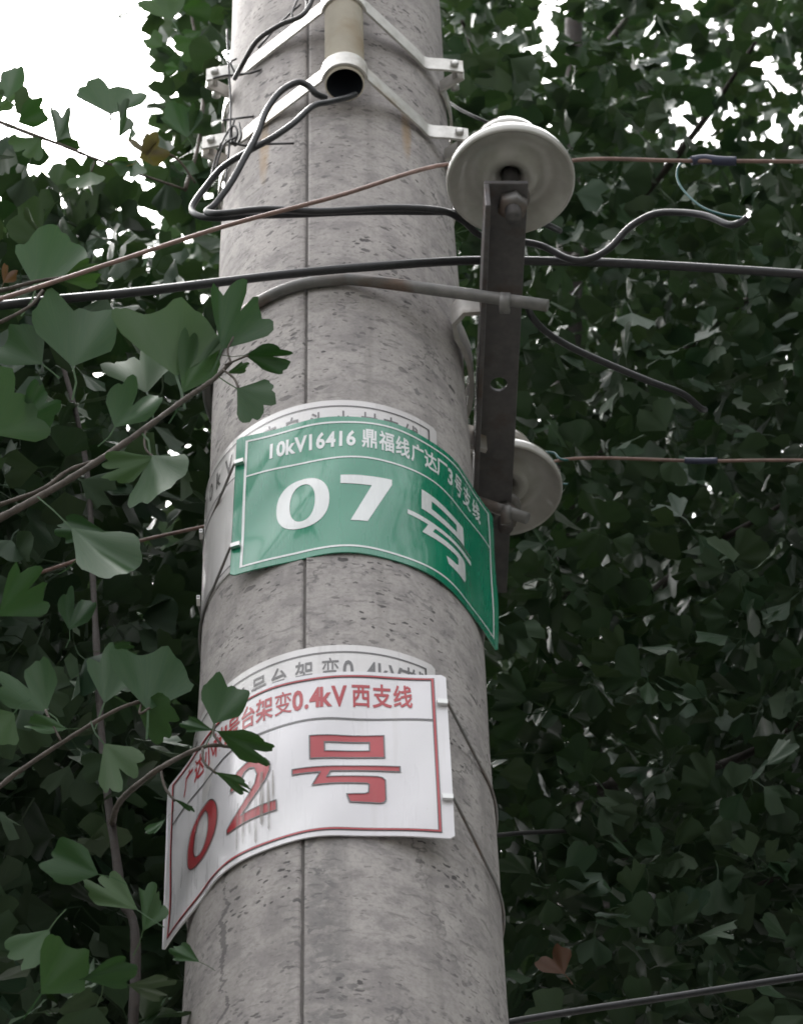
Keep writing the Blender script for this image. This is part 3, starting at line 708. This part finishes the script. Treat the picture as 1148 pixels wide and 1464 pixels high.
# ------------------------------------------------------------------ ginkgo leaves
def leaf_template(N, seed, pet=.55, tooth=.012):
    """fan blade with a stalk; stalk starts at the origin, blade is about 1 long along +y"""
    r = random.Random(seed)
    half = r.uniform(.72, 1.02); notch = r.choice((.0, .10, .22, .38)) ; cup = r.uniform(-.25, .35); fold = r.uniform(-.15, .45) * (.3 if N > 20 else 1); wv = r.uniform(.03, .10); ph = r.uniform(0, 6)
    V = []; F = []; UV = []
    pw = .016; px_ = r.uniform(-.08, .08)
    V += [(-pw, 0, 0), (pw, 0, 0), (px_ + pw, pet * .5, .02), (px_ - pw, pet * .5, .02), (pw, pet, 0), (-pw, pet, 0)]
    UV += [(.5, 0)] * 6; F += [(0, 1, 2, 3), (3, 2, 4, 5)]
    base = len(V); V.append((0, pet - .02, 0)); UV.append((.5, 0))
    def P(t, rr):
        a = half * t; x = rr * sin(a); y = rr * cos(a)
        z = fold * abs(x) * .7 + cup * rr * rr * .5 + wv * rr * sin(ph + 5.5 * t) * rr + (.015 if N > 20 else .05) * rr * rr * sin(9 * t + ph * 2)
        return (x, pet + y * .96, z)
    for ring, fr in ((0, .5), (1, 1.)):
        for k in range(N):
            t = -1 + 2 * k / (N - 1); R0 = 1.0 - .10 * t * t - .20 * abs(t) ** 9 * ring
            if ring:
                R0 *= 1 + .055 * sin(6.5 * t + ph) + .035 * sin(13 * t + ph * 3) + r.uniform(-tooth, tooth)
                R0 -= notch * math.exp(-(t / .09) ** 2) + (.10 * math.exp(-((abs(t) - .55) / .07) ** 2) if notch > .1 else 0)
            V.append(P(t, fr * R0)); UV.append(((t + 1) / 2, fr))
    m0 = base + 1; o0 = m0 + N
    for k in range(N - 1):
        F.append((base, m0 + k + 1, m0 + k)); F.append((m0 + k, m0 + k + 1, o0 + k + 1, o0 + k))
    return np.array(V, float), F, np.array(UV, float)
def leaf_mesh(N, seed, mt, pet=.55):
    V, F, UV = leaf_template(N, seed, pet, .016 if N > 20 else .015); me = bpy.data.meshes.new('leaf'); me.from_pydata(V.tolist(), [], F)
    ul = me.uv_layers.new(name='UVMap'); li = np.zeros(len(me.loops), int); me.loops.foreach_get('vertex_index', li)
    ul.data.foreach_set('uv', UV[li].ravel()); me.polygons.foreach_set('use_smooth', [True] * len(F)); me.materials.append(mt); return me
NV = 12
LM = [leaf_mesh(15, 100 + k, M['leaf']) for k in range(NV)]
LH = [leaf_mesh(23, 100 + k, M['leaf_near']) for k in range(NV)]
LM_DRY = leaf_mesh(17, 300, M['leaf_dry']); LM_BR = [leaf_mesh(17, 310 + k, M['leaf_brown']) for k in range(3)]
LT = [leaf_template(9, 100 + k) for k in range(NV)]

def leaf_obj(parent, mx, me, label=None):
    o = bpy.data.objects.new('leaf', me); COL.objects.link(o); o.parent = parent
    o.matrix_parent_inverse = Matrix.Translation(-parent.location); o.matrix_basis = mx
    if label: o['label'] = label
    return o
def frame(o, y, z, s, sx=1.):
    y = Vector(y).normalized(); z = Vector(z); x = y.cross(z).normalized(); z = x.cross(y)
    return Matrix(((x.x * s * sx, y.x * s, z.x * s, o[0]), (x.y * s * sx, y.y * s, z.y * s, o[1]), (x.z * s * sx, y.z * s, z.z * s, o[2]), (0, 0, 0, 1)))
def hand_leaf(parent, base, tip, Y, wide=1., yaw=0., pitch=0., me=None, label=None, dY=0.):
    """one leaf: where its blade starts, where it ends, how wide, how it is turned"""
    B = at(base[0], base[1], Y); T = at(tip[0], tip[1], Y + dY); d = (T - B) * .93; s = d.length
    toward = (EYE - B).normalized(); side = d.cross(toward).normalized()
    z = toward + side * yaw + d.normalized() * pitch
    m = frame(B - d.normalized() * s * .55, d, z, s, wide)
    return leaf_obj(parent, m, me or random.choice(LM), label)

def scatter(centres, per=(3, 6), size=(.036, .056), droop=.55, keep_up=.35):
    """rosettes of leaves at the spur ends; returns placement frames"""
    out = []
    for c in centres:
        n = rng.integers(per[0], per[1] + 1)
        for _ in range(n):
            d = rng.normal(size=3); d[2] = d[2] * .7 - droop * rng.random(); d /= np.linalg.norm(d)
            z = rng.normal(size=3) * .75; z[2] += 1.0 if rng.random() < .8 else -.6; z -= d * z.dot(d); z /= np.linalg.norm(z) + 1e-9
            out.append((np.array(c), d, z, rng.uniform(*size)))
    return out
def project(P):
    q = Vector(P) - EYE; dd = q.dot(CF)
    return PW / 2 + FPX * q.dot(CR) / dd, PH / 2 - FPX * q.dot(CU) / dd, dd
def grow(root, placed, limit=300, stuff_name='foliage'):
    """the leaves that show largest become objects, the others one mass"""
    sc_ = []
    for i, (c, d, z, s) in enumerate(placed):
        x, y, dd = project(c + d * s)
        vis = -20 < x < PW + 20 and -20 < y < PH + 20
        sc_.append((-s / dd if vis else 1., i))
    sc_.sort(); top = {i for k, i in sc_[:limit] if k < 0}
    for i in sorted(top):
        c, d, z, s = placed[i]; leaf_obj(root, frame(c, d, z, s, random.uniform(.85, 1.15)), LM[i % NV])
    rest = [p for i, p in enumerate(placed) if i not in top]
    if rest: mass(stuff_name, rest, root)
def mass(name, placed, parent=None, mt=None):
    vs, fs, uvs, n0 = [], [], [], 0
    groups = [placed[k::NV] for k in range(NV)]; loops = []; lens = []
    for k, G in enumerate(groups):
        if not G: continue
        V, F, UV = LT[k]
        C = np.array([g_[0] for g_ in G]); D = np.array([g_[1] for g_ in G]); Z = np.array([g_[2] for g_ in G]); S = np.array([g_[3] for g_ in G])
        X = np.cross(D, Z); X /= np.linalg.norm(X, axis=1)[:, None]; Z = np.cross(X, D)
        Wd = C[:, None, :] + S[:, None, None] * (V[None, :, 0:1] * X[:, None, :] + V[None, :, 1:2] * D[:, None, :] + V[None, :, 2:3] * Z[:, None, :])
        fl = np.array([i for f in F for i in f]); ln = np.array([len(f) for f in F])
        m = len(G); off = n0 + np.arange(m)[:, None] * len(V)
        loops.append((fl[None, :] + off).ravel()); lens.append(np.tile(ln, m)); vs.append(Wd.reshape(-1, 3)); uvs.append(np.tile(UV[fl], (m, 1))); n0 += m * len(V)
    V = np.concatenate(vs); L = np.concatenate(loops); LN = np.concatenate(lens); U = np.concatenate(uvs)
    me = bpy.data.meshes.new(name); me.vertices.add(len(V)); me.vertices.foreach_set('co', V.ravel())
    me.loops.add(len(L)); me.loops.foreach_set('vertex_index', L.astype(np.int32)); me.polygons.add(len(LN))
    me.polygons.foreach_set('loop_start', np.concatenate([[0], np.cumsum(LN)[:-1]]).astype(np.int32)); me.polygons.foreach_set('loop_total', LN.astype(np.int32))
    ul = me.uv_layers.new(name='UVMap'); ul.data.foreach_set('uv', U.ravel()); me.polygons.foreach_set('use_smooth', [True] * len(LN)); me.update(calc_edges=True)
    o = link(name, me, mt or M['leaf'], parent); o['kind'] = 'stuff'; return o
def inpoly(x, y, P):
    c = False; j = len(P) - 1
    for i in range(len(P)):
        if (P[i][1] > y) != (P[j][1] > y) and x < (P[j][0] - P[i][0]) * (y - P[i][1]) / (P[j][1] - P[i][1]) + P[i][0]: c = not c
        j = i
    return c
def crown(n, box, Yr, dens):
    out = []
    while len(out) < n:
        x = rng.uniform(box[0], box[2]); y = rng.uniform(box[1], box[3])
        if rng.random() < dens(x, y):
            out.append(np.array(at(x, y, rng.uniform(*Yr))))
    return out
def limb(parent, pts, r0, r1, name='branch', mt=None, k=8, seg=8):
    P = smooth_path(pts, k); n = len(P); b = MB(); b.tube(P, r0, seg, True, [(r0 + (r1 - r0) * i / (n - 1)) * (1 + random.uniform(-.10, .14)) for i in range(n)]); return b.build(name, mt or M['bark'], parent)

# ---- tree at the left, its sprigs reaching in front of the pole
LTREE = empty('ginkgo_tree', (-.27, 1.94, 0), 'ginkgo tree left of the pole with two sprigs reaching across its front', 'tree')
limb(LTREE, [(-.27, 1.94, 0), (-.26, 1.95, 1.2), (-.245, 1.95, 2.4), A(190, 1480, 1.95), A(172, 1270, 1.95), A(148, 1080, 1.97), A(135, 860, 2.0), A(120, 640, 2.05), A(60, 420, 2.1)], .0052, .0022, 'trunk')
limb(LTREE, [A(-420, 960, 1.95), A(-260, 860, 1.9), A(-60, 768, 1.86), A(0, 741, 1.85), A(70, 703, 1.85), A(135, 663, 1.85), A(205, 615, 1.85), A(262, 573, 1.85), A(305, 543, 1.85), A(330, 518, 1.85)], .0042, .0020, mt=M['twig'])
limb(LTREE, [A(0, 722, 1.86), A(60, 700, 1.855), A(100, 672, 1.855), A(150, 655, 1.852)], .0022, .0016, mt=M['twig'])
limb(LTREE, [A(160, 1180, 1.96), A(172, 1146, 1.90), A(215, 1108, 1.82), A(262, 1080, 1.82), A(300, 1066, 1.82), A(332, 1068, 1.82)], .0028, .0013, mt=M['twig'])
limb(LTREE, [A(-260, 1400, 1.9), A(-120, 1230, 1.88), A(0, 1125, 1.87), A(35, 1098, 1.865), A(92, 1060, 1.86), A(165, 1016, 1.85), A(210, 1000, 1.85)], .0024, .0014, mt=M['twig'])
limb(LTREE, [A(60, 420, 2.1), A(-60, 480, 1.9), A(-20, 470, 1.84), A(40, 440, 1.83), A(62, 415, 1.83)], .0026, .0014, mt=M['twig'])
limb(LTREE, [A(-80, 432, 1.85), A(0, 416, 1.83), A(50, 403, 1.83), A(92, 396, 1.83)], .0026, .0014, mt=M['twig'])
limb(LTREE, [A(-60, 150, 2.2), A(25, 184, 2.2), A(90, 208, 2.2), A(150, 232, 2.2), A(265, 271, 2.22)], .0030, .0014, mt=M['twig'])
limb(LTREE, [A(60, 420, 2.1), A(-40, 300, 2.15), A(-60, 150, 2.2)], .004, .003, mt=M['twig'])
limb(LTREE, [A(265, 271, 2.22), A(285, 200, 2.25), A(290, 110, 2.28), A(270, 0, 2.3), A(262, -80, 2.32)], .0028, .0016, mt=M['twig'])
limb(LTREE, [A(210, 212, 2.1), A(252, 226, 2.12), A(280, 262, 2.14)], .0018, .0012, mt=M['twig'])
def stalk(pts, Y, r=.0011):
    b = MB(); b.tube(smooth_path([A(x, y, Y) for x, y in pts], 5), r, 6); b.build('leaf_stalk', M['twig'], LTREE)
stalk([(330, 518), (326, 500), (334, 482)], 1.85); stalk([(318, 528), (334, 540), (342, 556)], 1.845); stalk([(322, 522), (345, 512), (356, 508)], 1.845)
stalk([(208, 612), (208, 640), (222, 655)], 1.85); stalk([(290, 1070), (292, 1090), (310, 1106)], 1.815); stalk([(318, 1066), (306, 1050), (308, 1036)], 1.815)
stalk([(230, 1098), (236, 1125), (250, 1145)], 1.82); stalk([(205, 1000), (200, 1020), (215, 1012)], 1.85); stalk([(160, 163), (145, 205), (131, 246)], 2.2); stalk([(88, 1060), (70, 1025), (66, 1015)], 1.86)
H = [  # base, tip, Y, width, yaw, pitch, variant
 ((318, 498), (352, 418), 1.85, 1.05, .2, .2, 0), ((352, 508), (428, 510), 1.845, .62, .3, .1, 3), ((324, 534), (362, 520), 1.85, .5, .4, 0, 2), ((340, 556), (394, 590), 1.84, 1.0, -.1, .1, 5),
 ((252, 536), (228, 444), 1.86, 1.25, .3, .4, 1), ((262, 560), (300, 474), 1.865, .7, .2, .3, 7), ((210, 560), (192, 480), 1.9, .9, 0, .5, 6), ((104, 522), (104, 428), 1.87, .9, .2, .2, 4), ((216, 652), (246, 722), 1.85, 1.25, .2, .3, 8),
 ((222, 654), (136, 680), 1.85, .75, .5, .2, 9), ((104, 756), (206, 850), 1.84, .55, -.3, .6, 1), ((150, 760), (70, 752), 1.86, .7, .4, .2, 2), ((52, 412), (92, 336), 1.84, .85, -.2, .3, 11), ((88, 400), (150, 384), 1.83, .9, .2, .1, 0),
 ((165, 610), (212, 556), 1.87, .9, -.3, .3, 3), ((-8, 620), (30, 540), 1.86, 1.2, .3, .2, 5), ((30, 600), (90, 560), 1.88, 1.0, .2, .4, 6), ((60, 520), (10, 480), 1.88, 1.1, .2, .2, 1),
 ((306, 1034), (330, 970), 1.815, .8, .1, .1, 4), ((312, 1046), (396, 1092), 1.812, .55, .5, .0, 6), ((304, 1044), (252, 1030), 1.82, .55, .4, .2, 2), ((308, 1104), (366, 1134), 1.812, .42, .6, 0, 9), ((248, 1142), (286, 1158), 1.82, .35, .8, .2, 8),
 ((212, 1014), (216, 932), 1.85, 1.25, .2, .2, 1), ((150, 1004), (176, 930), 1.87, 1.0, -.2, .3, 0), ((196, 1010), (262, 1040), 1.86, 1.0, .4, .5, 5), ((150, 1064), (190, 1130), 1.85, 1.0, .2, .3, 7), ((96, 1042), (30, 1038), 1.86, .5, .7, .5, 10),
 ((66, 1016), (20, 960), 1.88, 1.0, .2, .3, 3), ((20, 1020), (-30, 1060), 1.87, 1.2, .2, .3, 11), ((236, 1172), (206, 1200), 1.84, .5, .6, .4, 0), ((140, 1250), (60, 1222), 1.86, .8, .3, .8, 4), ((196, 1300), (120, 1250), 1.88, .7, .5, .7, 9),
 ((60, 1420), (110, 1350), 1.84, 1.1, .3, .9, 1), ((70, 1330), (20, 1390), 1.86, .9, .4, .9, 5), ((120, 1400), (200, 1380), 1.85, .8, .3, 1.0, 8), ((205, 1330), (232, 1260), 1.9, .8, .5, .4, 2), ((110, 800), (160, 760), 1.9, .9, .2, .5, 6),
 ((0, 880), (60, 820), 1.88, 1.1, .3, .9, 0), ((100, 900), (110, 850), 1.88, .8, .2, .4, 3), ((150, 930), (200, 930), 1.9, .7, .3, .6, 7), ((285, 1375), (240, 1350), 1.93, .7, .3, .6, 2),
 # sparse leaves against the sky
 ((27, 175), (66, 148), 2.18, .8, .3, 0, 4), ((82, 204), (98, 140), 2.2, .55, .4, 0, 6), ((82, 202), (122, 206), 2.2, .6, .5, .2, 1), ((158, 163), (156, 114), 2.2, 1.25, .1, 0, 5), ((170, 196), (190, 140), 2.2, .5, .6, 0, 2), ((188, 180), (190, 206), 2.2, .4, .6, 0, 9),
 ((150, 232), (196, 236), 2.2, .8, .3, .1, 8), ((195, 228), (176, 262), 2.2, .9, .2, .2, 10), ((60, 196), (20, 232), 2.2, 1.0, .3, .2, 0), ((10, 140), (-8, 100), 2.2, 1., .3, .2, 3), ((-10, 160), (16, 130), 2.2, .9, 0, .2, 7), ((130, 246), (120, 280), 2.2, 1., .3, .2, 11),
 ((232, 66), (210, 52), 2.26, .9, .2, 0, 4), ((246, 28), (226, -6), 2.28, 1.2, .2, .1, 1), ((262, 14), (302, -4), 2.28, 1.2, .2, .2, 3), ((288, 44), (262, 62), 2.28, .9, .3, .2, 0), ((282, 58), (252, 84), 2.27, 1.0, 0, .2, 5), ((256, 98), (232, 96), 2.27, 1., .3, .1, 6), ((300, 60), (318, 82), 2.28, .9, .4, .2, 8),
 ((288, 112), (314, 134), 2.26, 1.2, .2, .2, 10), ((290, 100), (266, 118), 2.26, .8, .6, .2, 2), ((268, 196), (252, 152), 2.24, .8, .2, .1, 11), ((272, 190), (296, 158), 2.24, 1., .2, .2, 7), ((276, 230), (258, 252), 2.22, 1., .2, .3, 4), ((288, 210), (312, 230), 2.22, 1.1, .2, .2, 9), ((300, 30), (322, 14), 2.26, .9, .3, .2, 5), ((262, 140), (286, 130), 2.26, .9, .3, .2, 0)]
for hb, ht, Y, wd, ya, pi_, k in H: hand_leaf(LTREE, hb, ht, Y, wd * .74, ya, pi_, LH[k])
hand_leaf(LTREE, (200, 226), (236, 204), 2.1, .9, .3, .2, LM_BR[0], 'brownish leaf against the sky'); hand_leaf(LTREE, (212, 222), (198, 200), 2.1, .8, .3, .1, LM_BR[1], 'brownish leaf against the sky')
hand_leaf(LTREE, (6, 404), (14, 384), 1.84, .8, .3, .2, LM_DRY, 'small dull red leaf')

top_l = [(-700, 260), (-200, 100), (-10, 110), (30, 190), (70, 250), (150, 268), (205, 280), (262, 262), (300, 248), (345, 262), (420, 400), (520, 2200), (-700, 2200)]
def dens_l(x, y):
    if inpoly(x, y, top_l):
        e = min(1., .24 + (y - 235) / 280.) if y > 235 else .3
        return e
    if 285 < x < 345 and -60 < y < 300: return .75
    if 238 < x < 335 and y < 262: return .28
    if x < -250 and y > -200: return .7
    return 0.
pl = scatter(crown(70, (250, -80, 345, 300), (2.42, 3.0), lambda x, y: 1. if x > 290 else .4), (3, 5), (.030, .046))
pl += scatter(crown(2700, (-480, -250, 420, 1800), (1.98, 3.1), dens_l), (3, 6), (.034, .052))
# keep leaves out of the pole and of the things hung on it
def clear(p):
    c, d, z, s = p; q = c + d * s
    return math.hypot(q[0] - X0, q[1] - Y0) > .20 and not (q[1] < Y0 + .35 and -.30 < q[0] - X0 < .42 and 3. < q[2] < 5.)
def off_sign(p):
    x, y, dd = project(p[0] + p[1] * p[3] * 1.2); return not (x > 215 and dd < 3.05 and y > 300)
pl = [p for p in pl if clear(p) and off_sign(p)]
near = crown(62, (-120, 380, 262, 1500), (1.90, 2.25), lambda x, y: 0. if (x > 205 and y > 1040) or (x > 90 and 715 < y < 850) else 1.)
pl += scatter(near, (3, 5), (.028, .042))
low = [np.array([-1.65 + .8 * a, 1.2 + 1.3 * b_, 3.0 + 1.1 * c_]) for a, b_, c_ in rng.uniform(-1, 1, size=(1500, 3))]  # unseen leaf block, added to shade the lower pole from the left
pl += scatter([c for c in low if c[0] < -.85], (3, 6), (.05, .07))
grow(LTREE, pl, 300 - len(H) - 3)

# ---- tree at the right, behind the wires
RTREE = empty('ginkgo_tree', (.42, 3.25, 0), 'dense dark ginkgo tree right of the pole behind the wires', 'tree')
limb(RTREE, [(.42, 3.25, 0), (.40, 3.24, 2.0), (.36, 3.22, 4.2), A(800, 1000, 3.2), A(806, 700, 3.2), A(812, 380, 3.2), A(818, 120, 3.2), A(821, -20, 3.2), A(826, -160, 3.2)], .045, .008, 'trunk', k=10, seg=12)
for p in ([(800, 1000), (880, 900), (990, 800), (1120, 720)], [(803, 860), (740, 780), (700, 690)], [(806, 700), (900, 600), (1010, 470), (1150, 380)], [(812, 380), (900, 300), (1000, 180), (1080, 60)], [(815, 260), (760, 190), (700, 120), (660, 30)], [(800, 1150), (900, 1110), (1040, 1090), (1200, 1000)],
          [(798, 1300), (880, 1290), (1000, 1300), (1140, 1240)], [(818, 120), (870, 60), (930, -20)]):
    limb(RTREE, [A(x, y, 3.2 - .16 * i) for i, (x, y) in enumerate(p)], .010, .003, mt=M['bark'])
sky_r = [(775, -60, 58, 120), (1000, -20, 62, 62), (700, 60, 40, 18), (1010, 150, 26, 42), (1075, 100, 26, 40), (1120, 190, 26, 40), (960, 40, 30, 26), (1065, 210, 20, 25), (795, 60, 38, 30)]
def dens_r(x, y):
    d = 1.
    if y < 40 and x < 1200: d = .95
    if x > 940 and y < 260 and x < 1200: d = .62
    for cx, cy, rx, ry in sky_r:
        if ((x - cx) / rx) ** 2 + ((y - cy) / ry) ** 2 < 1: d *= .05
    if y < -120 and x < 1250: d *= .15
    if x < 560: d = 0 if y < 1500 else .6
    return d
pr = scatter(crown(5900, (540, -350, 1500, 1800), (2.50, 4.3), dens_r), (3, 6), (.028, .046))
pr = [p for p in pr if clear(p)]
# the crown goes on to the right, out of view
ext = [np.array([2.5 + 1.5 * a, 1.9 + 2.5 * b_, 6.2 + 3.1 * c_]) for a, b_, c_ in rng.normal(size=(1500, 3)) * .48]
ext = [c for c in ext if c[0] > 1.15 and c[2] > 2.3]
pr += scatter(ext, (3, 6), (.06, .085))
low = [np.array([1.65 + .8 * a, 1.3 + 1.3 * b_, 3.0 + 1.1 * c_]) for a, b_, c_ in rng.uniform(-1, 1, size=(1500, 3))]  # added out of view too, blocking side light from the lower pole
high = [np.array([1.65 + .65 * a, 2.5 + .95 * b_, 5.6 + 1.4 * c_]) for a, b_, c_ in rng.uniform(-1, 1, size=(1300, 3))]  # unseen leaf box, placed to darken the green plate's right-hand reflection
pr += scatter(high, (3, 6), (.06, .085))
pr += scatter([c for c in low if c[0] > .85], (3, 6), (.05, .07))
grow(RTREE, pr, 299)
hand_leaf(RTREE, (806, 1392), (782, 1362), 2.5, 1.1, .2, .2, LM_DRY, 'withered orange-brown leaf near the bottom cable')

# ---- farther trees that close the view
fc = crown(2800, (-350, -350, 1500, 1800), (4.6, 7.5), lambda x, y: (.0 if (x < 345 and y < 330) else (dens_r(x, y) ** 1.6 if x > 560 else (1. if y > 330 else 0.))) )
fp = scatter(fc, (4, 7), (.055, .085))
fo = mass('foliage', fp); tag(fo, 'deep mass of dark ginkgo leaves behind both nearer trees', 'foliage')
